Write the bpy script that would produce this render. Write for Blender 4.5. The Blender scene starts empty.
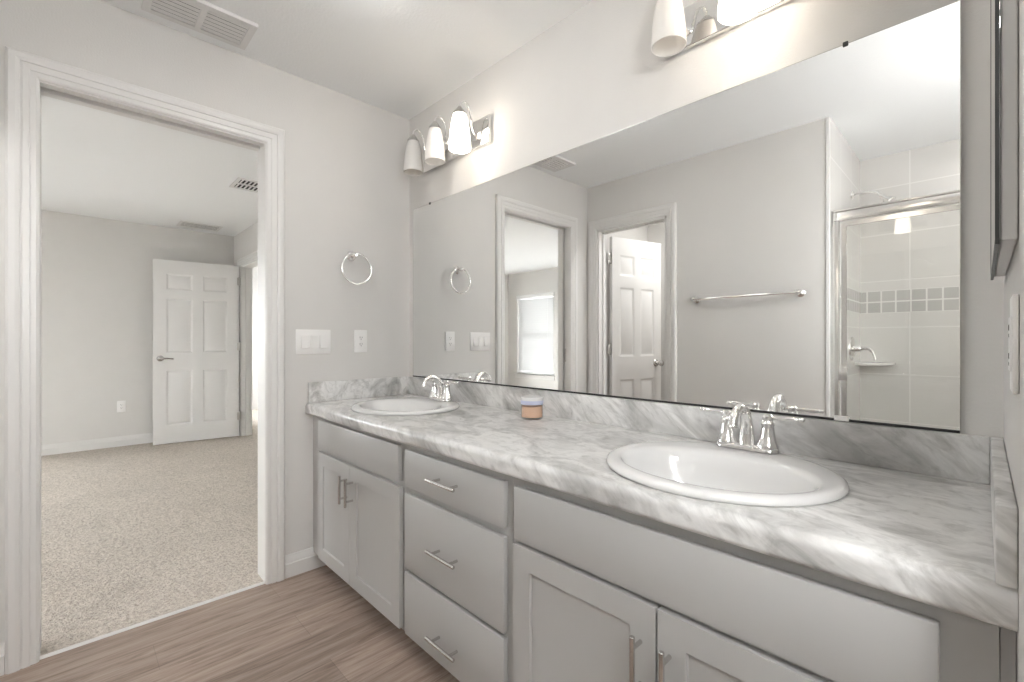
import bpy, bmesh, math, random
from mathutils import Vector, Matrix
random.seed(7)
S = bpy.context.scene
COL = S.collection
PI = math.pi

# ------------------------------------------------------------------ camera, world, exposure
cam_d = bpy.data.cameras.new('camera'); cam = bpy.data.objects.new('camera', cam_d); COL.objects.link(cam)
cam_d.sensor_width = 36.0; cam_d.lens = 16.02; cam_d.clip_start = 0.02
cam.location = (2.369, -1.444, 1.154)
cam.rotation_euler = (PI / 2, 0, math.radians(90 - 44.058))
S.camera = cam
SKY = 8.0
SHADE_E = 2.5
CENTER_E = 15.5  # glow of the added dome in front of the drawers
NOOK_W, TOILET_W, SHOWER_W = 24.0, 5.2, 0.8  # strengths of the added unseen fill lamps
W = bpy.data.worlds.new('world'); S.world = W; W.use_nodes = True
_bg = W.node_tree.nodes['Background']
_bg.inputs['Color'].default_value = (0.972, 0.985, 1.0, 1); _bg.inputs['Strength'].default_value = SKY
S.view_settings.view_transform = 'Standard'; S.view_settings.look = 'None'
S.view_settings.gamma = 1.0; S.view_settings.use_curve_mapping = False
S.view_settings.exposure = 1.3
CY = S.cycles
CY.max_bounces = 14; CY.diffuse_bounces = 8; CY.glossy_bounces = 8; CY.transmission_bounces = 8
CY.transparent_max_bounces = 24
CY.caustics_reflective = False; CY.caustics_refractive = False
CY.sample_clamp_indirect = 6.0
try:
    CY.use_denoising = True; CY.denoiser = 'OPENIMAGEDENOISE'
except Exception:
    pass
H = 2.468              # ceiling height
YB = -1.765            # wall opposite the vanity


# ------------------------------------------------------------------ materials
def srgb(r, g, b):
    f = lambda c: (c / 12.92 if c <= 0.04045 else ((c + 0.055) / 1.055) ** 2.4)
    return (f(r / 255), f(g / 255), f(b / 255), 1)


class NT:
    def __init__(s, name):
        s.m = bpy.data.materials.new(name); s.m.use_nodes = True
        s.t = s.m.node_tree; s.b = s.t.nodes['Principled BSDF']; s.out = s.t.nodes['Material Output']

    def n(s, typ, **kw):
        nd = s.t.nodes.new(typ)
        for k, v in kw.items():
            setattr(nd, k, v)
        return nd

    def l(s, a, b):
        s.t.links.new(a, b)

    def coords(s, scale=(1, 1, 1), rot=(0, 0, 0), loc=(0, 0, 0)):
        tc = s.n('ShaderNodeTexCoord'); mp = s.n('ShaderNodeMapping')
        mp.inputs['Scale'].default_value = scale; mp.inputs['Rotation'].default_value = rot
        mp.inputs['Location'].default_value = loc
        s.l(tc.outputs['Object'], mp.inputs['Vector']); return mp.outputs['Vector']

    def noise(s, vec, scale, detail=4, rough=0.5, dist=0.0):
        nd = s.n('ShaderNodeTexNoise')
        nd.inputs['Scale'].default_value = scale; nd.inputs['Detail'].default_value = detail
        nd.inputs['Roughness'].default_value = rough; nd.inputs['Distortion'].default_value = dist
        s.l(vec, nd.inputs['Vector']); return nd.outputs['Fac']

    def ramp(s, fac, stops):
        r = s.n('ShaderNodeValToRGB'); e = r.color_ramp.elements
        while len(e) < len(stops):
            e.new(0.5)
        for i, (p, c) in enumerate(stops):
            e[i].position = p; e[i].color = c
        s.l(fac, r.inputs['Fac']); return r.outputs['Color']

    def mix(s, fac, a, b, mode='MIX'):
        m = s.n('ShaderNodeMix', data_type='RGBA', blend_type=mode)
        for v, i in ((fac, 0), (a, 6), (b, 7)):
            if hasattr(v, 'is_linked') or hasattr(v, 'links'):
                s.l(v, m.inputs[i])
            else:
                m.inputs[i].default_value = v
        return m.outputs[2]

    def bump(s, h, strength, dist):
        b = s.n('ShaderNodeBump'); b.inputs['Strength'].default_value = strength; b.inputs['Distance'].default_value = dist
        s.l(h, b.inputs['Height']); s.l(b.outputs['Normal'], s.b.inputs['Normal'])

    def base(s, col, rough=0.5, metal=0.0, spec=0.5):
        if hasattr(col, 'links'):
            s.l(col, s.b.inputs['Base Color'])
        else:
            s.b.inputs['Base Color'].default_value = col
        s.b.inputs['Roughness'].default_value = rough; s.b.inputs['Metallic'].default_value = metal
        s.b.inputs['Specular IOR Level'].default_value = spec
        return s.m


def plain(name, col, rough=0.5, metal=0.0, spec=0.5, var=0.0, bump=0.0, bscale=200):
    t = NT(name)
    v = t.coords()
    if var:
        c = t.ramp(t.noise(v, 6, 3), [(0.3, tuple(x * (1 - var) for x in col[:3]) + (1,)), (0.7, col)])
    else:
        c = col
    if bump:
        t.bump(t.noise(v, bscale, 3), bump, 0.002)
    return t.base(c, rough, metal, spec)


def g(v, warm=0.0):
    return (v * (1 + warm), v, v * (1 - warm * 1.4), 1)


M = {}
M['wall'] = plain('wall_paint', g(0.70, 0.02), 0.75, spec=0.25, var=0.02, bump=0.35, bscale=170)
M['ceiling'] = plain('ceiling_paint', (.885, .895, .90, 1), 0.85, spec=0.2, bump=0.6, bscale=90)
M['trim'] = plain('trim_paint', g(0.745, 0.014), 0.38, spec=0.45)
M['door'] = plain('door_paint', g(0.735, 0.012), 0.42, spec=0.4)
M['cab'] = plain('cabinet_paint', g(0.475, 0.012), 0.42, spec=0.4, var=0.015)
M['cab_in'] = plain('cabinet_inside', g(0.30, 0.03), 0.7)
M['dark'] = plain('dark_gap', g(0.02), 0.8)
M['chrome'] = plain('chrome', g(0.86, 0.01), 0.06, 1.0)
M['nickel'] = plain('brushed_nickel', g(0.62, 0.02), 0.24, 1.0)
M['nickel_dull'] = plain('satin_nickel', g(0.5, 0.03), 0.3, 1.0)
M['alum'] = plain('bright_aluminium', g(0.78, 0.02), 0.2, 1.0)
M['porcelain'] = plain('porcelain', g(0.72, 0.006), 0.07, spec=0.6)
M['plastic'] = plain('white_plastic', g(0.86, 0.010), 0.3)
M['slot'] = plain('socket_slot', g(0.06), 0.6)
M['vinyl'] = plain('vinyl_window', g(0.85), 0.35)
M['blind'] = plain('blind_white', g(0.85), 0.4)
t = NT("blind_slat"); t.base(g(0.66), 0.4); _tl = t.n('ShaderNodeBsdfTranslucent'); _tl.inputs['Color'].default_value = g(0.85); _mx = t.n('ShaderNodeMixShader'); _mx.inputs[0].default_value = .02
t.l(t.b.outputs[0], _mx.inputs[1]); t.l(_tl.outputs[0], _mx.inputs[2]); t.l(_mx.outputs[0], t.out.inputs['Surface']); M['blind_slat'] = t.m
M['vent'] = plain('vent_white', g(0.74, 0.01), 0.4)
M['vent_dark'] = plain('vent_duct_shade', g(0.035), 0.8)  # dark tone stands in for shade inside the duct
M['bronze'] = plain('dark_frame', g(0.03), 0.35)
M['curb'] = plain('cultured_marble', g(0.78, 0.01), 0.2)
M['bark'] = plain('bark', srgb(110, 95, 80), 0.9, var=0.3, bump=0.6, bscale=40)
M['leaf'] = plain('leaf', srgb(52, 62, 42), 0.8, var=0.4, bump=0.8, bscale=14)
M['lawn'] = plain('lawn', g(.32), 0.9, var=0.3)
M['stucco'] = plain('stucco', g(0.8, 0.01), 0.9)
M['roof'] = plain('shingle', g(0.2, 0.02), 0.9, var=0.3)
M['house_glass'] = plain('house_glass', g(0.06), 0.15)

t = NT('mirror_silver'); M['mirror'] = t.base((0.93, 0.935, 0.93, 1), 0.0, 1.0)

def glass_mat(name, tint, fres=0.06, rough=0.0):
    t = NT(name); t.t.nodes.remove(t.b)
    tr = t.n('ShaderNodeBsdfTransparent'); tr.inputs['Color'].default_value = tint
    gl = t.n('ShaderNodeBsdfGlossy'); gl.inputs['Roughness'].default_value = rough
    fc = t.n('ShaderNodeLayerWeight'); fc.inputs['Blend'].default_value = 0.5
    pw = t.n('ShaderNodeMath', operation='POWER'); pw.inputs[1].default_value = 5.0; t.l(fc.outputs['Facing'], pw.inputs[0])
    lw = t.n('ShaderNodeMath', operation='MULTIPLY_ADD'); lw.inputs[1].default_value = .8; lw.inputs[2].default_value = .045; t.l(pw.outputs[0], lw.inputs[0])
    mx = t.n('ShaderNodeMixShader')
    t.l(lw.outputs[0], mx.inputs[0]); t.l(tr.outputs[0], mx.inputs[1]); t.l(gl.outputs[0], mx.inputs[2])
    t.l(mx.outputs[0], t.out.inputs['Surface'])
    return t.m
M['pane'] = glass_mat('window_glass', (0.97, 0.98, 0.98, 1))
M['shower_glass'] = glass_mat('shower_glass', (0.965, 0.966, 0.957, 1))
M['jar_glass'] = glass_mat('jar_glass', (0.95, 0.97, 0.98, 1))

def shade_mat(name, emit, col):
    t = NT(name)
    t.base(g(0.86, 0.01), 0.22, spec=0.45)
    t.b.inputs['Emission Color'].default_value = col; t.b.inputs['Emission Strength'].default_value = emit
    tl = t.n('ShaderNodeBsdfTranslucent'); tl.inputs['Color'].default_value = (0.9, 0.86, 0.8, 1)
    mx = t.n('ShaderNodeMixShader'); mx.inputs[0].default_value = 0.35
    t.l(t.b.outputs[0], mx.inputs[1]); t.l(tl.outputs[0], mx.inputs[2]); t.l(mx.outputs[0], t.out.inputs['Surface'])
    return t.m
M['shade_off'] = shade_mat('opal_glass', 0.0, (1, 1, 1, 1))
M['shade_dim'] = shade_mat('opal_glass_dim', 0.04, (1, 0.95, 0.91, 1))
M['shade_on'] = shade_mat('opal_glass_lit', SHADE_E, (1, 0.96, 0.90, 1))
t = NT('bulb_lit'); t.base(g(0.9), 0.3); t.b.inputs['Emission Color'].default_value = (1, 0.9, 0.75, 1)
t.b.inputs['Emission Strength'].default_value = 12.0; M['bulb_on'] = t.m
t = NT('fill_lamp_lens'); t.base(g(0.9), 0.3); t.b.inputs['Emission Color'].default_value = (1, 0.95, 0.88, 1)
t.b.inputs['Emission Strength'].default_value = 3.0; M['fill_lamp_lens'] = t.m
t = NT('fill_lamp_dome'); t.base(g(0.9), 0.3); t.b.inputs['Emission Color'].default_value = (.985, .98, .97, 1)
t.b.inputs['Emission Strength'].default_value = CENTER_E; M['fill_lamp_dome'] = t.m
t = NT('fill_lamp_pendant'); t.base(g(0.9), 0.3); t.b.inputs['Emission Color'].default_value = (.985, .98, .97, 1)
t.b.inputs['Emission Strength'].default_value = NOOK_W; M['fill_lamp_pendant'] = t.m
M['bulb_off'] = plain('bulb_off', g(0.85), 0.3)
M['candle_wax'] = plain('peach_wax', srgb(246, 196, 162), 0.5)
M['jar_label'] = plain('lavender_lid_band', srgb(205, 210, 232), 0.35)
M['jar_lid'] = plain('clear_white_lid', g(0.82), 0.25)

# marble laminate
t = NT('marble_laminate')
v1 = t.coords(scale=(1, 1, 1), rot=(0, math.radians(-38), math.radians(12)))
mp = t.n('ShaderNodeMapping'); mp.inputs['Scale'].default_value = (1.0, 3.4, 3.4); t.l(v1, mp.inputs['Vector']); v2 = mp.outputs['Vector']
n1 = t.noise(v2, 2.6, 7, 0.60, 1.0)
n2 = t.noise(v2, 8.0, 6, 0.60, 1.4)
n3 = t.noise(t.coords(), 2.4, 3, 0.5)
c1 = t.ramp(n1, [(0.30, g(0.40, 0.012)), (0.44, g(0.60, 0.012)), (0.56, g(0.80, 0.008)), (0.8, g(0.68, 0.012))])
c2 = t.ramp(n2, [(0.34, g(0.62, 0.01)), (0.48, g(0.92)), (0.62, g(1.0))])
c = t.mix(0.7, c1, c2, 'MULTIPLY')
c = t.mix(0.5, c, t.ramp(n3, [(0.35, g(0.88)), (0.65, g(1.0))]), 'MULTIPLY')
M['marble'] = t.base(c, 0.30, spec=0.4)

# vinyl plank floor, planks along Y
t = NT('vinyl_plank')
v = t.coords(rot=(0, 0, PI / 2))
br = t.n('ShaderNodeTexBrick'); t.l(v, br.inputs['Vector'])
br.offset = 0.37; br.inputs['Scale'].default_value = 1.0
br.inputs['Brick Width'].default_value = 1.22; br.inputs['Row Height'].default_value = 0.18
br.inputs['Mortar Size'].default_value = 0.0012; br.inputs['Mortar Smooth'].default_value = 0.3
br.inputs['Color1'].default_value = (0.86, 0.86, 0.86, 1); br.inputs['Color2'].default_value = (1.1, 1.1, 1.1, 1)
br.inputs['Mortar'].default_value = (0.72, 0.72, 0.72, 1)
gv = t.coords(scale=(11, 0.85, 1))
gn = t.noise(gv, 3.0, 8, 0.68, 0.9)
gc = t.ramp(gn, [(0.28, srgb(118, 102, 92)), (0.48, srgb(162, 143, 131)), (0.66, srgb(184, 167, 155)), (0.85, srgb(156, 138, 126))])
gn2 = t.noise(t.coords(scale=(60, 2.0, 1)), 4.0, 4, 0.6)
gc = t.mix(0.35, gc, t.ramp(gn2, [(0.35, g(0.72)), (0.6, g(1.05))]), 'MULTIPLY')
c = t.mix(1.0, gc, br.outputs['Color'], 'MULTIPLY')
t.bump(gn2, 0.12, 0.002)
M['plank'] = t.base(c, 0.42, spec=0.4)

# carpet
t = NT('carpet_pile')
v = t.coords()
a1 = t.noise(v, 95, 3, 0.6); a2 = t.noise(v, 34, 3, 0.55, 0.6); a3 = t.noise(v, 2.2, 3, 0.5)
c = t.ramp(a1, [(0.25, srgb(170, 161, 150)), (0.55, srgb(211, 202, 192)), (0.8, srgb(226, 218, 209))])
c = t.mix(0.8, c, t.ramp(a2, [(0.3, g(0.78)), (0.55, g(1.0))]), 'MULTIPLY')
c = t.mix(0.6, c, t.ramp(a3, [(0.3, g(0.88)), (0.65, g(1.0))]), 'MULTIPLY')
ad = t.n('ShaderNodeMath', operation='ADD'); t.l(a1, ad.inputs[0]); t.l(a2, ad.inputs[1])
t.bump(ad.outputs[0], 0.9, 0.012)
M['carpet'] = t.base(c, 0.95, spec=0.05)

# wall tile (grid in the plane of the wall: u picks x or y)
def tile_mat(name, axis, size, off, col1, col2, grout, mort, rough=0.16):
    t = NT(name)
    tc = t.n('ShaderNodeTexCoord'); sp = t.n('ShaderNodeSeparateXYZ'); cb = t.n('ShaderNodeCombineXYZ')
    t.l(tc.outputs['Object'], sp.inputs[0]); t.l(sp.outputs[axis], cb.inputs[0]); t.l(sp.outputs[2], cb.inputs[1])
    mp = t.n('ShaderNodeMapping'); mp.inputs['Location'].default_value = (off[0], off[1], 0); t.l(cb.outputs[0], mp.inputs['Vector'])
    br = t.n('ShaderNodeTexBrick'); t.l(mp.outputs[0], br.inputs['Vector']); br.offset = 0.0
    br.inputs['Scale'].default_value = 1.0; br.inputs['Brick Width'].default_value = size[0]; br.inputs['Row Height'].default_value = size[1]
    br.inputs['Mortar Size'].default_value = mort; br.inputs['Mortar Smooth'].default_value = 0.2
    br.inputs['Color1'].default_value = col1; br.inputs['Color2'].default_value = col2; br.inputs['Mortar'].default_value = grout
    t.bump(br.outputs['Fac'], -0.25, 0.003) if False else None
    return t.base(br.outputs['Color'], rough, spec=0.5)
TA, TB_, TG = g(0.73, 0.02), g(0.76, 0.02), g(0.86, 0.015)
M['tile_x'] = tile_mat('shower_tile', 0, (0.33, 0.33), (0.33 * 7 - 2.019, 0.33 * 7 - 2.24), TA, TB_, TG, 0.004)
M['tile_y'] = tile_mat('shower_tile_side', 1, (0.33, 0.33), (2.72, 0.33 * 7 - 2.24), TA, TB_, TG, 0.004)
MA, MB_ = g(0.52, 0.02), g(0.58, 0.022)
M['mos_x'] = tile_mat('mosaic_tile', 0, (0.08, 0.08), (0.08 * 25 - 2.025, -1.352), MA, MB_, TG, 0.005)
M['mos_y'] = tile_mat('mosaic_tile_side', 1, (0.08, 0.08), (2.72, -1.352), MA, MB_, TG, 0.005)


# ------------------------------------------------------------------ mesh builder
class MB:
    def __init__(s):
        s.bm = bmesh.new()

    def box(s, a, b, bev=0.0, seg=2):
        x0, y0, z0 = (min(a[i], b[i]) for i in range(3)); x1, y1, z1 = (max(a[i], b[i]) for i in range(3))
        vs = [s.bm.verts.new(p) for p in [(x0, y0, z0), (x1, y0, z0), (x1, y1, z0), (x0, y1, z0), (x0, y0, z1), (x1, y0, z1), (x1, y1, z1), (x0, y1, z1)]]
        fs = [s.bm.faces.new([vs[i] for i in q]) for q in [(3, 2, 1, 0), (4, 5, 6, 7), (0, 1, 5, 4), (1, 2, 6, 5), (2, 3, 7, 6), (3, 0, 4, 7)]]
        if bev:
            es = list({e for f in fs for e in f.edges})
            bmesh.ops.bevel(s.bm, geom=es, offset=bev, segments=seg, affect='EDGES', profile=0.5)
        return s

    def prism(s, poly, axis, a, b):
        """closed polygon swept from a to b along axis; poly coords are the two other axes in xyz order"""
        def P(p, k):
            q = list(p); q.insert(axis, k); return q
        A = [s.bm.verts.new(P(p, a)) for p in poly]; B = [s.bm.verts.new(P(p, b)) for p in poly]
        n = len(poly)
        for i in range(n):
            s.bm.faces.new([A[i], A[(i + 1) % n], B[(i + 1) % n], B[i]])
        s.bm.faces.new(A[::-1]); s.bm.faces.new(B)
        return s

    def rings(s, rings, cap0=True, cap1=True, closed=False):
        R = [[s.bm.verts.new(p) for p in r] for r in rings]
        n = len(R[0]); m = len(R)
        for j in range(m if closed else m - 1):
            for i in range(n):
                s.bm.faces.new([R[j][i], R[j][(i + 1) % n], R[(j + 1) % m][(i + 1) % n], R[(j + 1) % m][i]])
        if not closed:
            if cap0: s.bm.faces.new(R[0][::-1])
            if cap1: s.bm.faces.new(R[-1])
        return s

    def lathe(s, prof, c=(0, 0, 0), axis=(0, 0, 1), n=28, cap0=True, cap1=True):
        """prof: (radius, height along axis)"""
        ax = Vector(axis).normalized(); u = ax.orthogonal().normalized(); w = ax.cross(u); c = Vector(c)
        rg = [[c + ax * h + (u * math.cos(2 * PI * i / n) + w * math.sin(2 * PI * i / n)) * max(r, 1e-5) for i in range(n)] for r, h in prof]
        return s.rings(rg, cap0, cap1)

    def cyl(s, a, b, r, n=20):
        a, b = Vector(a), Vector(b); d = b - a
        return s.lathe([(r, 0), (r, d.length)], a, d, n)

    def tube(s, pts, rad, n=14, closed=False, flat=1.0):
        pts = [Vector(p) for p in pts]; m = len(pts)
        rads = rad if isinstance(rad, (list, tuple)) else [rad] * m
        up = None; rg = []
        for i, p in enumerate(pts):
            if closed:
                tg = (pts[(i + 1) % m] - pts[i - 1]).normalized()
            else:
                tg = (pts[min(i + 1, m - 1)] - pts[max(i - 1, 0)]).normalized()
            if up is None:
                up = tg.orthogonal().normalized()
            up = (up - tg * up.dot(tg)).normalized(); w = tg.cross(up)
            rg.append([p + (up * math.cos(2 * PI * k / n) + w * math.sin(2 * PI * k / n) * flat) * rads[i] for k in range(n)])
        return s.rings(rg, closed=closed)

    def sphere(s, c, r, sc=(1, 1, 1), n=16):
        mt = Matrix.Translation(c) @ Matrix.Diagonal((r * sc[0], r * sc[1], r * sc[2], 1))
        bmesh.ops.create_uvsphere(s.bm, u_segments=n, v_segments=max(6, n // 2 + 2), radius=1, matrix=mt); return s

    def xform(s, mt):
        bmesh.ops.transform(s.bm, matrix=mt, verts=s.bm.verts); return s


def spline(ps, n=8):
    ps = [Vector(p) for p in ps]; out = []
    for i in range(len(ps) - 1):
        p0, p1, p2, p3 = ps[max(i - 1, 0)], ps[i], ps[i + 1], ps[min(i + 2, len(ps) - 1)]
        for k in range(n):
            q = k / n
            out.append(0.5 * ((2 * p1) + (p2 - p0) * q + (2 * p0 - 5 * p1 + 4 * p2 - p3) * q * q + (3 * p1 - p0 - 3 * p2 + p3) * q ** 3))
    out.append(ps[-1]); return out


def obj(name, mb, mat, parent=None, base=None, smooth=True, label=None, ang=35):
    """link the builder's mesh as ONE object; coordinates are scene coordinates unless the parent is rotated later"""
    bmesh.ops.recalc_face_normals(mb.bm, faces=mb.bm.faces)
    org = Vector((0, 0, 0))
    if parent is not None:
        p = parent
        while p is not None:
            org = org + p.location; p = p.parent
    elif base is not None:
        org = Vector(base)
    for v in mb.bm.verts:
        v.co -= org
    me = bpy.data.meshes.new(name); mb.bm.to_mesh(me); mb.bm.free()
    if smooth:
        for p in me.polygons:
            p.use_smooth = True
        me.set_sharp_from_angle(angle=math.radians(ang))
    me.materials.append(M[mat] if isinstance(mat, str) else mat)
    o = bpy.data.objects.new(name, me); COL.objects.link(o)
    if parent is not None:
        o.parent = parent
    elif base is not None:
        o.location = base
    if label: o['label'] = label
    return o


def tag(o, label, cat, group=None):
    o['label'] = label; o['category'] = cat; o['kind'] = 'thing'
    if group: o['group'] = group
    return o


def thing(name, loc, label, cat, group=None):
    o = bpy.data.objects.new(name, None); COL.objects.link(o); o.location = loc; o.empty_display_size = 0.05
    return tag(o, label, cat, group)


def struct(name, mb, mat, label=None, base=None, smooth=False, parent=None):
    o = obj(name, mb, mat, parent, base, smooth)
    if parent is None:
        o['kind'] = 'structure'
    if label: o['label'] = label
    return o


def wall_pieces(mb, axis, c0, c1, u0, u1, z0, z1, holes):
    """wall slab with thickness c0..c1 on `axis` (0 or 1), spanning u, with rectangular holes (ua, ub, za, zb)"""
    us = sorted({u0, u1} | {h[0] for h in holes} | {h[1] for h in holes})
    def bx(a, b, za, zb):
        if axis == 0: mb.box((c0, a, za), (c1, b, zb))
        else: mb.box((a, c0, za), (b, c1, zb))
    for a, b in zip(us, us[1:]):
        hs = sorted([h for h in holes if h[0] <= a + 1e-6 and h[1] >= b - 1e-6], key=lambda h: h[2])
        z = z0
        for h in hs:
            if h[2] > z + 1e-6: bx(a, b, z, h[2])
            z = h[3]
        if z < z1 - 1e-6: bx(a, b, z, z1)
    return mb


CASE = [(0, 0), (0, .008), (.007, .012), (.022, .0125), (.0225, .0165), (.040, .0185), (.0405, .015), (.046, .015), (.0465, .020), (.058, .023), (.074, .022), (.082, .014), (.082, 0)]
def casing(axis, face, out, a, b, top, z0=0.0):
    """mitred casing around an opening a..b x z0..top on plane axis=face, projecting in direction out"""
    mb = MB(); rg = []
    for st in ((0, 0), (0, 1), (1, 1), (1, 0)):
        r = []
        for w, tk in CASE:
            u = a - w if st[0] == 0 else b + w
            z = z0 if st[1] == 0 else top + w
            r.append((face + out * tk, u, z) if axis == 0 else (u, face + out * tk, z))
        rg.append(r)
    mb.rings(rg); return mb

BASEP = [(0, 0), (.016, 0), (.016, .066), (.0115, .070), (.0115, .082), (.0065, .092), (.0045, .106), (0, .107)]
def baseboard(axis, face, out, a, b, mb=None, z0=0.0):
    mb = mb or MB()
    poly = [(face + out * d, z0 + z) for d, z in BASEP]
    # axis 0: face on x, runs along y ; axis 1: face on y, runs along x
    return mb.prism(poly, 1 if axis == 0 else 0, a, b)


# ------------------------------------------------------------------ the setting
OY0, OY1, OZ = -1.539, -0.768, 2.107       # pocket-door opening in the left wall
XF = -4.18                                  # far wall of the bedroom
BY = 0.03                                   # side wall of the bedroom
WY = -4.80                                  # window wall of the bedroom
TX0, TX1, TZ = 0.105, 0.725, 2.09           # toilet-room door in the opposite wall
SX0, SX1, SYB = 1.745, 2.70, -2.72          # shower alcove

struct('floor', MB().box((-0.024, -2.78, -0.05), (2.85, 0.0, 0.0)), 'plank', 'grey brown wood look plank floor of the bathroom')
struct('floor_carpet', MB().box((XF - .1, WY - .1, -0.05), (-0.024, BY + .12, 0.006)), 'carpet', 'beige cut pile carpet floor of the bedroom')
struct('floor_hall', MB().box((-6.2, BY + .12, -0.05), (-2.2, 1.45, 0.006)), 'carpet')
struct('ceiling', MB().box((-0.12, SYB - .2, H), (2.97, 0.12, H + .1)), 'ceiling', 'flat white textured bathroom ceiling')
struct('ceiling_bedroom', MB().box((XF - .1, WY - .12, H), (-0.12, BY + .12, H + .1)), 'ceiling', 'flat white textured bedroom ceiling')
struct('ceiling_hall', MB().box((-6.2, BY + .12, H), (-2.2, 1.57, H + .1)), 'ceiling')

mb = MB(); wall_pieces(mb, 0, -0.12, 0.0, OY0, 0.12, 0, H, [(OY0, OY1, 0, OZ)])
mb.box((-0.035, WY, 0), (0, OY0, OZ + .12)); mb.box((-0.12, WY, 0), (-0.085, OY0, OZ + .12)); mb.box((-0.12, WY, OZ + .12), (0, OY0, H))
struct('wall_left', mb, 'wall', 'greige painted wall with the pocket door opening')
struct('wall_back', MB().box((0.0, 0.0, 0), (2.52, 0.12, H)), 'wall', 'greige wall behind the vanity and mirror')
struct('wall_right', MB().box((2.40, -0.70, 0), (2.52, 0.0, H)).box((2.52, -0.70, 0), (2.97, -0.58, H)), 'wall', 'short greige wall at the right end of the vanity')
struct('wall_right_end', wall_pieces(MB(), 0, 2.85, 2.97, YB - .12, -0.70, 0, H, [(-1.60, -1.10, 1.20, 2.10)]), 'wall')
struct('wall_front', wall_pieces(MB(), 1, YB - .12, YB, 0.0, SX0 - .012, 0, H, [(TX0, TX1, 0, TZ)]), 'wall', 'greige wall opposite the vanity, seen in the mirror')
struct('wall_front_end', MB().box((SX1 + .012, YB - .12, 0), (2.85, YB, H)), 'wall')
# toilet room and shower shell
struct('wall_toilet_back', MB().box((0.0, -2.90, 0), (1.62, -2.78, H)), 'wall', 'grey wall of the toilet room seen behind its door')
struct('wall_shower_side', MB().box((1.62, -2.84, 0), (SX0 - .012, YB - .12, H)), 'wall')
struct('wall_shower_tile_left', MB().box((SX0 - .012, SYB, 0), (SX0, YB - .004, H)), 'tile_y', 'pale glazed tile on the shower side wall')
struct('wall_shower_tile_back', MB().box((1.62, SYB - .12, 0), (SX1 + .12, SYB, H)), 'tile_x', 'pale glazed tile on the shower back wall')
struct('wall_shower_tile_right', MB().box((SX1, SYB, 0), (SX1 + .012, YB - .004, H)), 'tile_y')
struct('wall_shower_outer', MB().box((SX1 + .012, SYB, 0), (2.85, YB - .12, H)), 'wall')
mb = MB(); mb.box((SX0 + .003, SYB, 1.352), (SX1 - .003, SYB + .003, 1.512))
struct('trim_7', mb, 'mos_x', 'two row band of small grey tiles across the shower back wall')
struct('trim_8', MB().box((SX0, SYB + .003, 1.352), (SX0 + .003, YB - .10, 1.512)), 'mos_y', 'band of small grey tiles on the shower side wall')
# bullnose edge where the tile meets the painted wall
struct('trim_9', MB().box((SX0 - .020, YB - .006, 0), (SX0 + .002, YB + .006, H), .004), 'curb', 'white bullnose tile edge at the end of the wall')
struct('trim_10', MB().box((SX1 - .002, YB - .006, 0), (SX1 + .020, YB + .006, H), .004), 'curb')
struct('trim_11', MB().box((SX0 + .001, YB - .11, 0), (SX1 - .001, YB - .005, .10), .012), 'curb', 'white shower curb under the glass door')
# bedroom shell
WX0, WX1, WZ0, WZ1 = -3.93, -3.0, 0.52, 2.03
struct('wall_bedroom_far', wall_pieces(MB(), 0, XF - .12, XF, WY, BY + .12, 0, H, [(-3.9, -2.4, WZ0, WZ1)]), 'wall', 'pale grey far wall of the bedroom')
HX0, HX1, HZ = -3.87, -3.05, 2.06           # hall doorway in the side wall
struct('wall_bedroom_side', wall_pieces(MB(), 1, BY, BY + .12, XF, -0.12, 0, H, [(HX0, HX1, 0, HZ)]), 'wall', 'bedroom wall with the hall doorway')
struct('wall_bedroom_window', wall_pieces(MB(), 1, WY - .14, WY, XF - .12, 0.0, 0, H, [(WX0, WX1, WZ0, WZ1), (-2.4, -1.1, WZ0, WZ1)]), 'wall', 'bedroom wall with the blinds, seen in the mirror')
struct('wall_hall_far', MB().box((-6.2, 1.45, 0), (-2.2, 1.57, H)), 'wall', 'bright hall wall beyond the bedroom door')
struct('wall_hall_end', MB().box((-2.32, BY + .12, 0), (-2.2, 1.45, H)), 'wall')
struct('wall_hall_left', MB().box((-6.2, BY + .12, 0), (-6.08, 1.45, H)), 'wall')
struct('wall_hall_side', wall_pieces(MB(), 1, BY, BY + .12, -6.2, XF - .12, 0, H, [(-5.95, -4.6, .5, 2.1)]), 'wall')

# casings
struct('trim_1', casing(0, 0.0, 1, OY0 + .012, OY1 - .012, OZ - .012), 'trim', 'white moulded casing round the pocket door opening')
struct('trim_2', casing(1, YB, 1, TX0, TX1, TZ), 'trim', 'white moulded casing round the toilet room door')
struct('trim_3', casing(1, BY, -1, HX0, HX1, HZ), 'trim', 'white moulded casing round the hall doorway', smooth=True)
struct('trim_12', casing(0, -0.12, -1, OY0 + .012, OY1 - .012, OZ - .012), 'trim', smooth=True)
# split jamb of the pocket door: two boards with a slot between, and a slotted head with the track
mb = MB()
for x0, x1 in ((-0.121, -0.080), (-0.040, 0.001)):
    mb.box((x0, OY0 - .001, 0), (x1, OY0 + .014, OZ), .0015)
    mb.box((x0, OY0, OZ - .018), (x1, OY1, OZ + .001), .0015)
mb.box((-0.121, OY1 - .014, 0), (0.001, OY1 + .001, OZ), .0015)
struct('trim_4', mb, 'trim', 'white split jamb lining the pocket door opening')
mb = MB(); mb.box((-0.079, OY0 - .6, OZ + .02), (-0.041, OY1, OZ + .05))
struct('trim_13', mb, 'nickel_dull', 'metal pocket door track in the slot of the head jamb')
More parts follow.
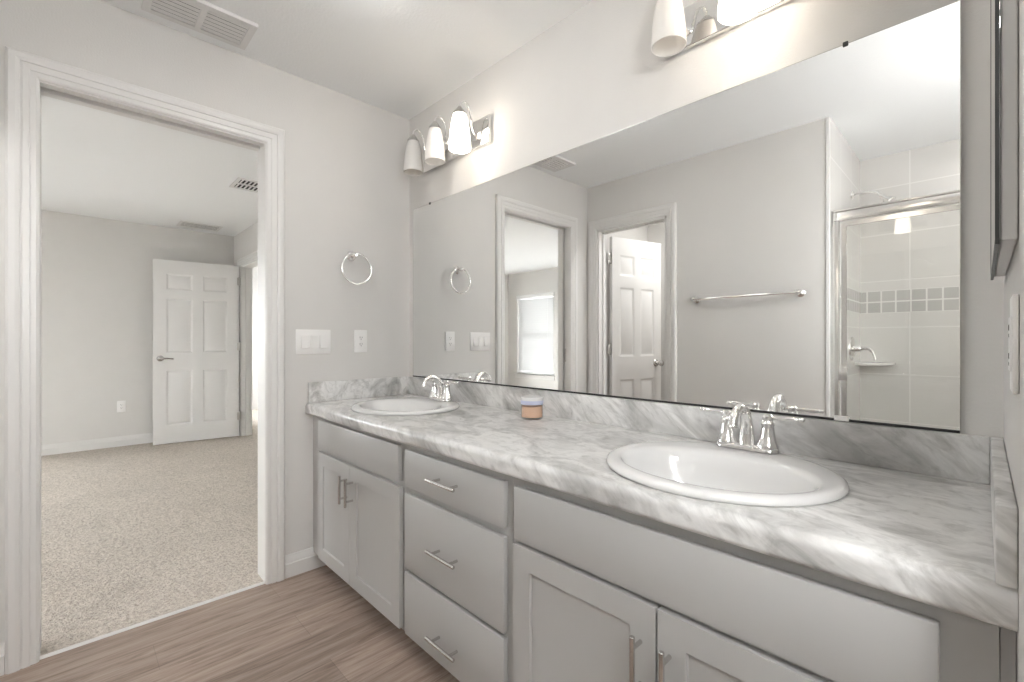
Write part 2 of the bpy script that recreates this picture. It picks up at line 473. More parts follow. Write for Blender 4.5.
# toilet-door jamb with stop
mb = MB()
for x0, x1 in ((TX0, TX0 + .016), (TX1 - .016, TX1)):
    mb.box((x0, YB - .121, 0), (x1, YB + .001, TZ), .0015)
mb.box((TX0, YB - .121, TZ - .016), (TX1, YB + .001, TZ), .0015)
mb.box((TX1 - .028, YB - .08, 0), (TX1 - .016, YB - .045, TZ)); mb.box((TX0 + .016, YB - .08, TZ - .028), (TX1 - .016, YB - .045, TZ - .016))
mb.box((TX0 + .016, YB - .08, 0), (TX0 + .028, YB - .045, TZ))
struct('trim_5', mb, 'trim', 'white jamb lining the toilet room doorway')
mb = MB()
for x0, x1 in ((HX0, HX0 + .018), (HX1 - .018, HX1)):
    mb.box((x0, BY - .001, 0), (x1, BY + .121, HZ), .0015)
mb.box((HX0, BY - .001, HZ - .018), (HX1, BY + .121, HZ), .0015)
mb.box((HX0 + .018, BY + .045, 0), (HX0 + .030, BY + .08, HZ)); mb.box((HX1 - .030, BY + .045, 0), (HX1 - .018, BY + .08, HZ))
struct('trim_6', mb, 'trim', 'white jamb lining the hall doorway')
# carpet-to-plank strip
struct('trim_14', MB().prism([(-0.019, .0), (-0.018, .007), (-0.014, .009), (-0.007, .006), (-0.004, .0)], 1, OY0 + .014, OY1 - .014), 'trim', 'white transition strip between carpet and planks')
# baseboards
struct('baseboard_left', baseboard(0, 0.0, 1, OY1 + .071, -0.4865, baseboard(0, 0.0, 1, YB, OY0 - .071)), 'trim', 'white baseboard beside the vanity', smooth=True)
struct('baseboard_front', baseboard(1, YB, 1, TX1 + .082, SX0 - .022), 'trim', smooth=True)
struct('baseboard_bedroom_far', baseboard(0, XF, 1, WY, BY, z0=.006), 'trim', 'white baseboard along the far bedroom wall', smooth=True)
struct('baseboard_bedroom_side', baseboard(1, BY, -1, HX1 + .082, -0.12, baseboard(1, BY, -1, XF + .014, HX0 - .082, z0=.006), z0=.006), 'trim', smooth=True)
struct('baseboard_bedroom_window', baseboard(1, WY, 1, XF + .014, -0.12, z0=.006), 'trim', smooth=True)
struct('baseboard_bedroom_near', baseboard(0, -0.12, -1, WY + .014, OY0 - .082, baseboard(0, -0.12, -1, OY1 + .082, BY - .014, z0=.006), z0=.006), 'trim', smooth=True)
struct('baseboard_hall', baseboard(1, 1.45, -1, -6.08, -2.32, z0=.006), 'trim', 'white baseboard of the hall', smooth=True)
struct('baseboard_toilet', baseboard(1, -2.78, 1, 0.0, 1.62), 'trim', smooth=True)

# windows (structure with parts)
def window(n, axis, c0, c1, ua, ub, za, zb, inner, label, sill=True):
    """vinyl single-hung window filling the hole; c0..c1 wall thickness, inner = room-side coordinate"""
    outc = c0 if abs(c1 - inner) < 1e-6 else c1
    d = 1 if inner > outc else -1
    def B(mb, ca, cb, u0, u1, z0, z1, bev=.004):
        if axis == 0: mb.box((ca, u0, z0), (cb, u1, z1), bev)
        else: mb.box((u0, ca, z0), (u1, cb, z1), bev)
    f0, f1 = outc + d * .015, outc + d * .065
    zm = (za + zb) / 2
    mb = MB(); w = .045
    B(mb, f0, f1, ua, ua + w, za, zb); B(mb, f0, f1, ub - w, ub, za, zb)
    B(mb, f0, f1, ua + w, ub - w, za, za + w); B(mb, f0, f1, ua + w, ub - w, zb - w, zb)
    fr = struct('window_%d' % n, mb, 'vinyl', label)
    for nm, z0, z1, off in (('sash', za + w, zm + .02, .012), ('sash', zm - .02, zb - w, -.006)):
        sm = MB(); s0, s1 = f0 + d * (.012 + off), f0 + d * (.036 + off); k = .032
        B(sm, s0, s1, ua + w, ua + w + k, z0, z1); B(sm, s0, s1, ub - w - k, ub - w, z0, z1)
        B(sm, s0, s1, ua + w + k, ub - w - k, z0, z0 + k); B(sm, s0, s1, ua + w + k, ub - w - k, z1 - k, z1)
        so = obj(nm, sm, 'vinyl', fr, smooth=False)
        pm = MB(); pc = (s0 + s1) / 2
        B(pm, pc - .002, pc + .002, ua + w + k, ub - w - k, z0 + k, z1 - k, 0)
        obj('pane', pm, 'pane', so, smooth=False)
    if sill:
        sm = MB(); B(sm, f1, inner + d * .035, ua - .03 if False else ua, ub, za - .001, za + .018, .004)
        B(sm, inner, inner + d * .035, ua - .05, ub + .05, za - .006, za + .018, .006)
        B(sm, inner, inner + d * .016, ua - .035, ub + .035, za - .075, za - .006, .004)
        obj('window_sill', sm, 'trim', fr, smooth=False)
    return fr
window(1, 1, WY - .14, WY, WX0, WX1, WZ0, WZ1, WY, 'white bedroom window behind the blinds')
window(2, 0, 2.85, 2.97, -1.60, -1.10, 1.20, 2.10, 2.85, 'added unseen white bathroom window for daylight fill')  # added out of view to let daylight into the bathroom
window(3, 1, WY - .14, WY, -2.4, -1.1, WZ0, WZ1, WY, 'added unseen wide bedroom window for daylight fill')  # added out of view to brighten the bedroom
window(4, 1, BY, BY + .12, -5.95, -4.6, .5, 2.1, BY + .12, 'added unseen hall window lighting the hall wall', False)  # added out of view so daylight reaches the hall wall

window(5, 0, XF - .12, XF, -3.9, -2.4, WZ0, WZ1, XF, 'added unseen wide bedroom window for daylight fill')  # added out of view, throws grazing light on the window wall

# ------------------------------------------------------------------ panelled doors
def field_face(mb, xs, zs, panels, yf, ny, prof):
    """front face on plane y=yf (normal sign ny) split by grid lines; cells listed in `panels` get nested rings (inset, depth)"""
    for i in range(len(xs) - 1):
        for j in range(len(zs) - 1):
            x0, x1, z0, z1 = xs[i], xs[i + 1], zs[j], zs[j + 1]
            def ring(ins, dep):
                return [mb.bm.verts.new((x, yf - ny * dep, z)) for x, z in ((x0 + ins, z0 + ins), (x1 - ins, z0 + ins), (x1 - ins, z1 - ins), (x0 + ins, z1 - ins))]
            cur = ring(0, 0)
            if (i, j) in panels:
                for ins, dep in prof:
                    nx = ring(ins, dep)
                    for k in range(4):
                        mb.bm.faces.new([cur[k], cur[(k + 1) % 4], nx[(k + 1) % 4], nx[k]])
                    cur = nx
            mb.bm.faces.new(cur)

def slab_sides(mb, x0, x1, z0, z1, ya, yb):
    P = [(x0, z0), (x1, z0), (x1, z1), (x0, z1)]
    for k in range(4):
        a, b = P[k], P[(k + 1) % 4]
        mb.bm.faces.new([mb.bm.verts.new((a[0], ya, a[1])), mb.bm.verts.new((b[0], ya, b[1])), mb.bm.verts.new((b[0], yb, b[1])), mb.bm.verts.new((a[0], yb, a[1]))])

PPROF = [(.004, .002), (.016, .009), (.022, .009), (.040, .003)]
def six_panel(w, h, t=.035):
    """door slab from x 0..w, z .012..h, thickness centred on y=0"""
    mb = MB(); st = w * .145; mu = w * .12; pw = (w - 2 * st - mu) / 2
    xs = [0, st, st + pw, st + pw + mu, w - st, w]
    b = .012
    zs = [b, b + .20, b + .81, b + 1.005, b + 1.605, b + 1.705, b + 1.885, h]
    pan = {(i, j) for i in (1, 3) for j in (1, 3, 5)}
    for yf, ny in ((-t / 2, -1), (t / 2, 1)):
        field_face(mb, xs, zs, pan, yf, ny, PPROF)
    slab_sides(mb, 0, w, b, h, -t / 2, t / 2)
    bmesh.ops.remove_doubles(mb.bm, verts=mb.bm.verts, dist=1e-5)
    return mb

def hinge_mb(z, x=-.004, y=.0, s=1):
    mb = MB(); mb.box((x - .020, y - .003, z - .045), (x + .022, y + .003, z + .045), .002)
    mb.cyl((x, y + s * .007, z - .047), (x, y + s * .007, z + .047), .006, 12); mb.sphere((x, y + s * .007, z + .050), .006, n=8)
    return mb

def make_door(n, w, h, pivot, direction, label, handle, kn_side, hs):
    """door_n, local x along the leaf from the hinge; direction = world xy vector of the leaf"""
    root = struct('door_%d' % n, six_panel(w, h), 'door', label, smooth=True)
    root.data.materials[0] = M['door']
    for z in (.25, 1.08, 1.86):
        obj('hinge', hinge_mb(z, y=hs * .0185, s=hs, x=-.004 if hs else -.010), 'nickel_dull', root)
    for s in (-1, 1):
        mb = MB(); x = w - .065; z = .955
        mb.lathe([(.0, 0), (.033, 0), (.033, .004), (.028, .010), (.013, .013), (.011, .045), (.011, .050)], (x, s * .0175, z), (0, s, 0), 24)
        if handle == 'lever':
            mb.tube(spline([(x, s * .062, z), (x - .03, s * .064, z + .002), (x - .075, s * .064, z), (x - .115, s * .058, z - .004)], 6), [.010] * 6 + [.009] * 6 + [.0075] * 7, 12)
            mb.sphere((x, s * .062, z), .012)
            obj('lever_handle', mb, 'nickel', root)
        else:
            mb.lathe([(.011, .04), (.020, .046), (.027, .056), (.028, .066), (.023, .076), (.010, .081), (0, .082)], (x, s * .0175, z), (0, s, 0), 24)
            obj('door_knob', mb, 'nickel', root)
    root.location = pivot
    root.rotation_euler = (0, 0, math.atan2(direction[1], direction[0]))
    return root
# bedroom-to-hall door, swung back against the far wall
make_door(1, .81, 2.045, (-3.852, .003, .006), (-.085, -.80), 'white six panel door standing open against the far bedroom wall', 'lever', 1, 1)
# toilet-room door, half open inward
make_door(2, .585, 2.045, (.156, YB - .122, 0), (.25, -.968), 'white six panel toilet room door standing ajar', 'knob', 1, 0)
# pocket door slid into the wall
pd = MB(); pd.box((-0.0775, OY0 - .76, .012), (-0.0425, OY0 - .006, OZ - .005), .002)
pdo = struct('door_3', pd, 'door', 'white pocket door slid back into the wall')
mb = MB(); mb.box((-0.069, OY0 - .0075, .98), (-0.051, OY0 - .0035, 1.09), .001); mb.box((-0.064, OY0 - .006, 1.00), (-0.056, OY0 - .003, 1.07), .0005)
obj('edge_pull', mb, 'nickel_dull', pdo, smooth=False)

# ------------------------------------------------------------------ vanity
YF, YD = -0.560, -0.579            # face frame, door faces
CZ = 0.8425                        # counter top
def slab_front(x0, x1, z0, z1, panel=False):
    mb = MB()
    if not panel:
        mb.box((x0, YF - .0005, z0), (x1, YD, z1), .0035, 2); return mb
    sw = .058
    field_face(mb, [x0, x0 + sw, x1 - sw, x1], [z0, z0 + sw, z1 - sw, z1], {(1, 1)}, YD, -1, [(.002, .001), (.004, .007), (.006, .0075)])
    slab_sides(mb, x0, x1, z0, z1, YD, YF - .0005)
    mb.bm.faces.new([mb.bm.verts.new((x, YF - .0005, z)) for x, z in ((x0, z0), (x1, z0), (x1, z1), (x0, z1))])
    bmesh.ops.remove_doubles(mb.bm, verts=mb.bm.verts, dist=1e-5)
    es = [e for e in mb.bm.edges if all(abs(v.co.y - YD) < 1e-6 for v in e.verts) and (
        all(abs(v.co.x - x0) < 1e-6 for v in e.verts) or all(abs(v.co.x - x1) < 1e-6 for v in e.verts) or
        all(abs(v.co.z - z0) < 1e-6 for v in e.verts) or all(abs(v.co.z - z1) < 1e-6 for v in e.verts))]
    bmesh.ops.bevel(mb.bm, geom=es, offset=.002, segments=2, affect='EDGES', profile=.5)
    return mb

def pull(c, vertical, ln):
    mb = MB(); x, z = c; r = .0058; y = YD - .034; cc = ln * .63 / 2
    if vertical:
        mb.lathe([(0, 0), (r * .8, 0), (r, .001), (r, ln - .001), (r * .8, ln), (0, ln)], (x, y, z - ln / 2), (0, 0, 1), 16)
        for s in (-cc, cc): mb.cyl((x, YD + .0005, z + s), (x, y, z + s), .0046, 12)
    else:
        mb.lathe([(0, 0), (r * .8, 0), (r, .001), (r, ln - .001), (r * .8, ln), (0, ln)], (x - ln / 2, y, z), (1, 0, 0), 16)
        for s in (-cc, cc): mb.cyl((x + s, YD + .0005, z), (x + s, y, z), .0046, 12)
    return mb

def carcass(root, x0, x1, openings, stiles):
    """hollow box with toe kick, and a face frame with openings"""
    mb = MB(); zb, zt = .095, .795; T = .016
    mb.box((x0, -.004, zb), (x0 + T, YF + .02, zt)); mb.box((x1 - T, -.004, zb), (x1, YF + .02, zt))
    mb.box((x0 + T, -.004, zb), (x1 - T, -.012, zt)); mb.box((x0 + T, -.012, zb), (x1 - T, YF + .02, zb + T))
    mb.box((x0, YF + .075, 0), (x1, YF + .090, zb))
    mb.box((x0, -.004, 0), (x0 + T, YF + .075, zb)); mb.box((x1 - T, -.004, 0), (x1, YF + .075, zb))
    obj('carcass', mb, 'cab', root, smooth=False)
    mb = MB(); wall_pieces(mb, 1, YF, YF + .02, x0, x1, .085, .797, openings)
    obj('face_frame', mb, 'cab', root, smooth=False)

ua, ub, uc = 0.002, 0.898, 1.461
ue = 2.384
c1 = thing('vanity_cabinet', (.45, -.28, 0), 'grey two door sink cabinet under the far sink beside the doorway wall', 'cabinet', 'grey vanity cabinets')
carcass(c1, ua, ub, [(.135, .86, .14, .60), (.135, .86, .65, .76)], None)
obj('false_front', slab_front(.112, .872, .634, .770), 'cab', c1)
for x0, x1, hx in ((.112, .4655, .439), (.4685, .880, .497)):
    d = obj('door', slab_front(x0, x1, .098, .615, True), 'cab', c1)
    obj('bar_pull', pull((hx, .511), True, .122), 'nickel', d)
c2 = thing('vanity_cabinet', (1.18, -.28, 0), 'grey bank of three drawers between the two sink cabinets', 'cabinet', 'grey vanity cabinets')
carcass(c2, ub + .001, uc, [(.935, 1.425, .13, .305), (.935, 1.425, .345, .59), (.935, 1.425, .64, .745)], None)
for z0, z1, hz in ((.630, .763, .701), (.336, .606, .468), (.098, .322, .186)):
    d = obj('drawer', slab_front(.916, 1.441, z0, z1), 'cab', c2)
    obj('bar_pull', pull((1.181, hz), False, .150), 'nickel', d)
c3 = thing('vanity_cabinet', (1.93, -.28, 0), 'grey two door sink cabinet under the near sink, right of the drawers', 'cabinet', 'grey vanity cabinets')
carcass(c3, uc + .001, ue, [(1.51, 2.30, .14, .58), (1.51, 2.30, .64, .74)], None)
obj('false_front', slab_front(1.480, 2.327, .616, .760), 'cab', c3)
for x0, x1, hx in ((1.480, 1.8995, 1.866), (1.9045, 2.327, 1.931)):
    d = obj('door', slab_front(x0, x1, .098, .603, True), 'cab', c3)
    obj('bar_pull', pull((hx, .475), True, .140), 'nickel', d)
obj('filler_strip', MB().box((ue + .001, YF + .004, .085), (2.399, YF + .02, .797)), 'cab', c3, smooth=False)

# countertop: post-formed slab with rolled front edge, sink holes, back and end splashes
ct = thing('countertop', (1.2, -.30, .797), 'long grey and white marble look countertop with low backsplash', 'countertop')
def arc(cy, cz, r, a0, a1, n=8):
    return [(cy + r * math.cos(math.radians(a0 + (a1 - a0) * i / n)), cz + r * math.sin(math.radians(a0 + (a1 - a0) * i / n))) for i in range(n + 1)]
yfr = -.598
prof = [(-.0035, .797), (-.0035, CZ)] + arc(yfr + .022, CZ - .020, .020, 90, 180, 8)[0:] + arc(yfr + .016, .797 + .004, .014, 180, 270, 5)
prof = [(-.0035, CZ)] + arc(yfr + .020, CZ - .020, .020, 90, 180, 8) + arc(yfr + .012, .788 + .012, .012, 180, 270, 6) + [(yfr + .034, .788), (yfr + .034, .798), (-.0035, .798)]
mb = MB(); mb.prism(prof, 0, .0008, 2.3996)
SINKS = [(.486, -.314), (1.918, -.326)]
top = obj('worktop', mb, 'marble', None, smooth=False)
for sx, sy in SINKS:
    cm = MB(); cm.rings([[(sx + .236 * math.cos(2 * PI * i / 64), sy + .216 * math.sin(2 * PI * i / 64), z) for i in range(64)] for z in (.70, .95)])
    co = obj('cutter', cm, 'marble', smooth=False)
    md = top.modifiers.new('cut', 'BOOLEAN'); md.operation = 'DIFFERENCE'; md.object = co; md.solver = 'EXACT'
    dg = bpy.context.evaluated_depsgraph_get(); ev = top.evaluated_get(dg); me = bpy.data.meshes.new_from_object(ev)
    top.modifiers.clear(); top.data = me; bpy.data.objects.remove(co)
for p in top.data.polygons: p.use_smooth = True
top.data.set_sharp_from_angle(angle=math.radians(40))
for v in top.data.vertices: v.co -= ct.location
top.parent = ct
def splash(a, b):
    return MB().box(a, b, .003, 2)
obj('backsplash', splash((.0205, -.0035, CZ + .0003), (2.3795, -.0205, .9455)), 'marble', ct)
obj('side_splash', splash((.003, -.0035, CZ + .0003), (.0200, -.588, .9455)), 'marble', ct)
obj('side_splash', splash((2.3800, -.0035, CZ + .0003), (2.3996, -.596, .9455)), 'marble', ct)

# sinks
def make_sink(cx, cy, label):
    r = thing('sink', (cx, cy, CZ), label, 'sink', 'oval drop in sinks')
    A, B = .263, .243
    #      a      b      dy     z
    pr = [(A - .004, B - .004, 0, .0006), (A, B, 0, .006), (A - .002, B - .002, 0, .012), (A - .009, B - .009, 0, .0165), (A - .018, B - .018, 0, .018),
          (A - .028, B - .040, -.006, .0165), (A - .038, B - .066, -.022, .0158), (A - .045, B - .080, -.030, .0125), (A - .051, B - .087, -.033, .003),
          (A - .062, B - .095, -.033, -.025), (A - .080, B - .110, -.030, -.065), (A - .110, B - .132, -.024, -.100), (A - .152, B - .160, -.014, -.122),
          (A - .205, B - .200, -.005, -.131), (.024, .024, 0, -.1335)]
    N = 72
    mb = MB(); bev = []
    for a, b, dy, z in pr:
        bev.append([(cx + a * math.cos(2 * PI * i / N), cy + dy + b * math.sin(2 * PI * i / N), CZ + z) for i in range(N)])
    # outside of the bowl (closes the shell)
    for a, b, dy, z in [(.030, .030, 0, -.142), (A - .200, B - .195, -.005, -.140), (A - .145, B - .140, -.012, -.130), (A - .098, B - .108, -.020, -.106), (A - .066, B - .082, -.022, -.065), (A - .048, B - .050, -.014, -.018), (A - .040, B - .034, 0, .0006)]:
        bev.append([(cx + a * math.cos(2 * PI * i / N), cy + dy + b * math.sin(2 * PI * i / N), CZ + z) for i in range(N)])
    mb.rings(bev, closed=True)
    obj('basin', mb, 'porcelain', r, ang=60)
    mb = MB(); mb.lathe([(.0, -.002), (.026, -.002), (.026, .001), (.020, .002), (.018, -.0005), (.0, .0015)], (cx, cy, CZ - .1335), n=24)
    obj('drain', mb, 'chrome', r, label='chrome drain')
    return r
make_sink(*SINKS[0], 'white oval drop in sink at the far end beside the doorway wall')
make_sink(*SINKS[1], 'white oval drop in sink at the near end, right of the candle jar')

# faucets (centre-set, two levers, arched spout)
def make_faucet(cx, cy, label):
    z0 = CZ + .0184
    r = thing('faucet', (cx, cy, z0), label, 'faucet', 'chrome two lever faucets')
    # bridged base plate
    def pill(hl, w, z, n=12):
        P = [(cx + hl + w * math.cos(-PI / 2 + PI * i / n), cy + w * math.sin(-PI / 2 + PI * i / n), z) for i in range(n + 1)]
        P += [(cx - hl + w * math.cos(PI / 2 + PI * i / n), cy + w * math.sin(PI / 2 + PI * i / n), z) for i in range(n + 1)]
        return P
    mb = MB(); mb.rings([pill(.054, .027, z0), pill(.054, .027, z0 + .004), pill(.053, .0245, z0 + .010), pill(.052, .020, z0 + .013)])
    obj('base_plate', mb, 'chrome', r)
    for s in (-1, 1):
        mb = MB(); hx = cx + s * .052
        mb.lathe([(.0, .010), (.0265, .010), (.0268, .016), (.024, .022), (.0205, .032), (.0175, .048), (.0155, .062), (.0150, .068), (.0165, .071), (.0165, .075), (.013, .079), (.012, .083), (.014, .088), (.0135, .094), (.009, .099), (0, .101)], (hx, cy, z0), n=28)
        b = obj('valve_body', mb, 'chrome', r)
        mb = MB(); L = .078; dx, dy = (s * math.cos(math.radians(14)), -s * 0.0 + .02)
        d = Vector((s, .10, .04 if s < 0 else .02)).normalized(); o = Vector((hx, cy, z0 + .090))
        mb.tube([o + d * q for q in (.008, .020, .040, .058, .066, .070, .075, .080, .084)], [.0052, .0048, .0058, .0068, .0062, .0045, .0066, .0058, .0015], 14)
        obj('lever', mb, 'chrome', b)
    mb = MB()
    pts = spline([(cx, cy, z0 + .010), (cx, cy, z0 + .045), (cx, cy - .005, z0 + .078), (cx, cy - .026, z0 + .108), (cx, cy - .058, z0 + .117), (cx, cy - .090, z0 + .099), (cx, cy - .102, z0 + .072)], 8)
    n = len(pts); rd = [.0215 - .0105 * min(1, (i / (n - 1)) * 1.45) ** .8 + (.0015 if i > n - 4 else 0) for i in range(n)]
    mb.tube(pts, rd, 20)
    obj('spout', mb, 'chrome', r)
    mb = MB(); mb.cyl((cx, cy + .021, z0 + .008), (cx, cy + .021, z0 + .075), .003, 10); mb.sphere((cx, cy + .021, z0 + .079), .006)
    obj('lift_rod', mb, 'chrome', r)
    return r
make_faucet(SINKS[0][0], -.118, 'chrome two lever faucet with arched spout on the far sink')
make_faucet(SINKS[1][0] + .003, -.118, 'chrome two lever faucet with arched spout on the near sink')

# candle jar
jx, jy = 1.108, -.112
jr = thing('candle_jar', (jx, jy, CZ + .0006), 'small clear jar of peach wax with a pale lid standing between the two sinks', 'jar')
z0 = CZ + .0006
mb = MB(); mb.lathe([(.0, .0), (.041, .0), (.0445, .004), (.0445, .058), (.0425, .058), (.0425, .007), (.0, .007)], (jx, jy, z0), n=36); obj('glass', mb, 'jar_glass', jr)
mb = MB(); mb.lathe([(.0, .0075), (.0422, .0075), (.0422, .050), (.0, .050)], (jx, jy, z0), n=36); obj('wax', mb, 'candle_wax', jr, label='peach coloured wax')
mb = MB(); mb.lathe([(.0, .0585), (.0450, .0585), (.0456, .061), (.0456, .074), (.0, .074)], (jx, jy, z0), n=36); obj('lid_band', mb, 'jar_label', jr, label='lavender band')
mb = MB(); mb.lathe([(.0, .0742), (.0450, .0742), (.0456, .077), (.0456, .084), (.043, .087), (.0, .087)], (jx, jy, z0), n=36); obj('lid', mb, 'jar_lid', jr, label='white lid')

# ------------------------------------------------------------------ mirror
mx0, mx1, mz0, mz1 = .052, 2.333, .9475, 1.920
mr = thing('wall_mirror', (1.19, -.001, mz0), 'wide frameless mirror on the wall above the countertop', 'mirror')
obj('mirror_glass', MB().box((mx0, -.001, mz0 + .001), (mx1, -.006, mz1)), 'mirror', mr, smooth=False)
obj('edge_channel', MB().box((mx0, -.0061, mz0), (mx1, -.0085, mz0 + .005)).box((mx0, -.001, mz0 - .0012), (mx1, -.0085, mz0)), 'bronze', mr, smooth=False, label='dark bottom edge channel')
obj('edge_seal', MB().box((mx0 - .002, -.001, mz0), (mx0 - .0002, -.0064, mz1 + .002)).box((mx0 - .002, -.001, mz1 + .0002), (mx1 + .002, -.0064, mz1 + .002)).box((mx1 + .0002, -.001, mz0), (mx1 + .002, -.0064, mz1)), 'nickel_dull', mr, smooth=False)
for x in (.225, 2.122):
    obj('mirror_clip', MB().box((x - .006, -.001, mz1 - .005), (x + .006, -.0095, mz1 + .007), .002), 'bronze', mr, smooth=False, label='small dark clip')
for x in (2.114,):
    obj('mirror_clip', MB().box((x - .016, -.0062, mz0 - .001), (x + .016, -.011, mz0 + .012), .002), 'plastic', mr, smooth=False, label='white clip')

# ------------------------------------------------------------------ vanity light bars
SH = {0: 'shade_off', .4: 'shade_dim', 1: 'shade_on'}
def light_bar(cx, lit, label):
    zc = 2.165
    r = thing('vanity_light', (cx, 0, zc), label, 'wall lamp', 'three shade chrome vanity lights')
    hw = .280
    mb = MB(); mb.box((cx - hw, -.0005, 2.100), (cx + hw, -.022, 2.232), .006, 3)
    obj('back_plate', mb, 'chrome', r)
    for i, on in enumerate(lit):
        x = cx + (i - 1) * .202; ys = -.135
        mb = MB()
        pts = spline([(x, -.021, 2.155), (x, -.040, 2.150), (x, -.058, 2.170), (x, -.066, 2.215), (x, -.078, 2.262), (x, -.105, 2.286), (x, -.129, 2.272), (x, ys, 2.245)], 7)
        mb.tube(pts, .0052, 12)
        mb.lathe([(.0, 0), (.022, 0), (.022, .003), (.012, .008), (.0055, .011)], (x, -.0222, 2.155), (0, -1, 0), 20)
        arm = obj('arm', mb, 'chrome', r)
        mb = MB(); mb.lathe([(.0, 2.252), (.010, 2.250), (.014, 2.243), (.022, 2.232), (.030, 2.222), (.031, 2.214), (.0, 2.214)], (x, ys, 0), n=24)
        obj('shade_holder', mb, 'nickel', r)
        mb = MB()
        out = [(.029, 2.2135), (.0325, 2.207), (.038, 2.182), (.0435, 2.150), (.0485, 2.108), (.0515, 2.068), (.0520, 2.053)]
        inn = [(a - .0035, z) for a, z in out[::-1]]
        mb.lathe(out + [(.0505, 2.051)] + inn, (x, ys, 0), n=36, cap0=False, cap1=False)
        # close at the neck
        sh = obj('lamp_shade', mb, SH[on], r, label='brightly lit white glass shade' if on == 1 else None)
        mb = MB(); mb.lathe([(.0, 2.2135), (.012, 2.213), (.013, 2.185), (.020, 2.160), (.027, 2.135), (.028, 2.118), (.022, 2.100), (.010, 2.092), (0, 2.090)], (x, ys, 0), n=20)
        obj('bulb', mb, 'bulb_on' if on == 1 else 'bulb_off', r)
light_bar(.462, (0, .4, 1), 'chrome three shade vanity light by the far corner, above the mirror')
light_bar(1.905, (.4, 1, .4), 'chrome three shade vanity light cut by the top edge, above the near sink')

# ------------------------------------------------------------------ towel ring, switches, outlets
tr = thing('towel_ring', (0, -.360, 1.612), 'round chrome towel ring on the wall above the switch plates', 'towel ring')
mb = MB(); mb.lathe([(.0, .0005), (.026, .0005), (.026, .005), (.021, .010), (.012, .014), (.010, .040), (.013, .046), (.013, .058), (.008, .064), (0, .065)], (0, -.360, 1.612), (1, 0, 0), 24); obj('wall_post', mb, 'chrome', tr)
mb = MB(); R = .080; cc = Vector((.055, -.352, 1.612 - R + .006))
mb.tube([cc + Vector((.004 * math.sin(a), math.sin(a) * R, math.cos(a) * R)) for a in [2 * PI * i / 48 for i in range(48)]], .0048, 12, closed=True); obj('ring', mb, 'chrome', tr)

def plate(axis, face, out, u0, u1, z0, z1):
    mb = MB()
    a, b = (face + out * .0004, face + out * .0062)
    mb.box((a, u0, z0), (b, u1, z1), .002, 2) if axis == 0 else mb.box((u0, a, z0), (u1, b, z1), .002, 2)
    return mb
sw = thing('switch_plate', (0, -.558, 1.150), 'white three rocker switch plate on the wall beside the doorway casing', 'light switch')
obj('plate', plate(0, 0, 1, -.645, -.472, 1.088, 1.212), 'plastic', sw)
for k in range(3):
    yc = -.558 + (k - 1) * .046
    obj('rocker_surround', MB().box((.0055, yc - .018, 1.150 - .035), (.0072, yc + .018, 1.150 + .035), .001), 'plastic', sw)
    mb = MB(); mb.prism([(.0072, 1.119), (.0150 if k != 1 else .0085, 1.119), (.0110, 1.150), (.0085 if k != 1 else .0150, 1.181), (.0072, 1.181)], 1, yc - .0155, yc + .0155)
    obj('rocker', mb, 'plastic', sw, smooth=False)
def outlet(name, x, yc, zc, out, label, axis=0, cat='outlet', w=.074, h=.122):
    """duplex outlet; on a wall facing x"""
    r = thing(name, (x, yc, zc), label, cat)
    obj('plate', plate(0, x, out, yc - w / 2, yc + w / 2, zc - h / 2, zc + h / 2), 'plastic', r)
    obj('receptacle', MB().box((x + out * .0055, yc - .017, zc - .034), (x + out * .0080, yc + .017, zc + .034), .001), 'plastic', r)
    mb = MB()
    for dz in (-.018, .018):
        for dy, hh in ((-.006, .008), (.006, .0065)):
            mb.box((x + out * .0078, yc + dy - .0012, zc + dz + .003 - hh / 2), (x + out * .0083, yc + dy + .0012, zc + dz + .003 + hh / 2))
        mb.cyl((x + out * .0078, yc, zc + dz - .007), (x + out * .0083, yc, zc + dz - .007), .0024, 10)
    obj('socket_slots', mb, 'slot', r, smooth=False)
    return r
outlet('outlet', 0.0, -.306, 1.153, 1, 'white outlet plate below the towel ring, right of the rocker switches')
outlet('outlet', XF, -1.05, .44, 1, 'white outlet low on the far bedroom wall, left of the open door')
outlet('outlet', 2.40, -.585, 1.150, -1, 'white outlet plate seen edge on, on the short right wall')

# medicine cabinet on the short right wall, seen edge on
mc = thing('medicine_cabinet', (2.40, -.37, 1.28), 'mirrored medicine cabinet seen edge on, on the short right wall', 'cabinet')
obj('box', MB().box((2.3995, -.605, 1.28), (2.384, -.135, 2.06), .002), 'trim', mc, smooth=False)
obj('door_frame', wall_pieces(MB(), 0, 2.3835, 2.3795, -.612, -.128, 1.275, 2.065, [(-.604, -.136, 1.283, 2.057)]), 'bronze', mc, smooth=False, label='dark door edge')
obj('mirror_glass', MB().box((2.3838, -.604, 1.283), (2.380, -.136, 2.057)), 'mirror', mc, smooth=False)

# ------------------------------------------------------------------ towel bar on the opposite wall
tb = thing('towel_bar', (1.276, YB, 1.447), 'chrome towel bar on the opposite wall, seen in the mirror', 'towel bar')
mb = MB(); mb.cyl((.955, YB + .062, 1.447), (1.597, YB + .062, 1.447), .0085, 16); obj('bar', mb, 'chrome', tb)
for x in (.955, 1.597):
    mb = MB(); mb.lathe([(.0, .0005), (.025, .0005), (.025, .005), (.020, .010), (.012, .014), (.010, .045), (.014, .050), (.016, .062), (.013, .073), (0, .077)], (x, YB, 1.447), (0, 1, 0), 24)
    obj('wall_post', mb, 'chrome', tb)

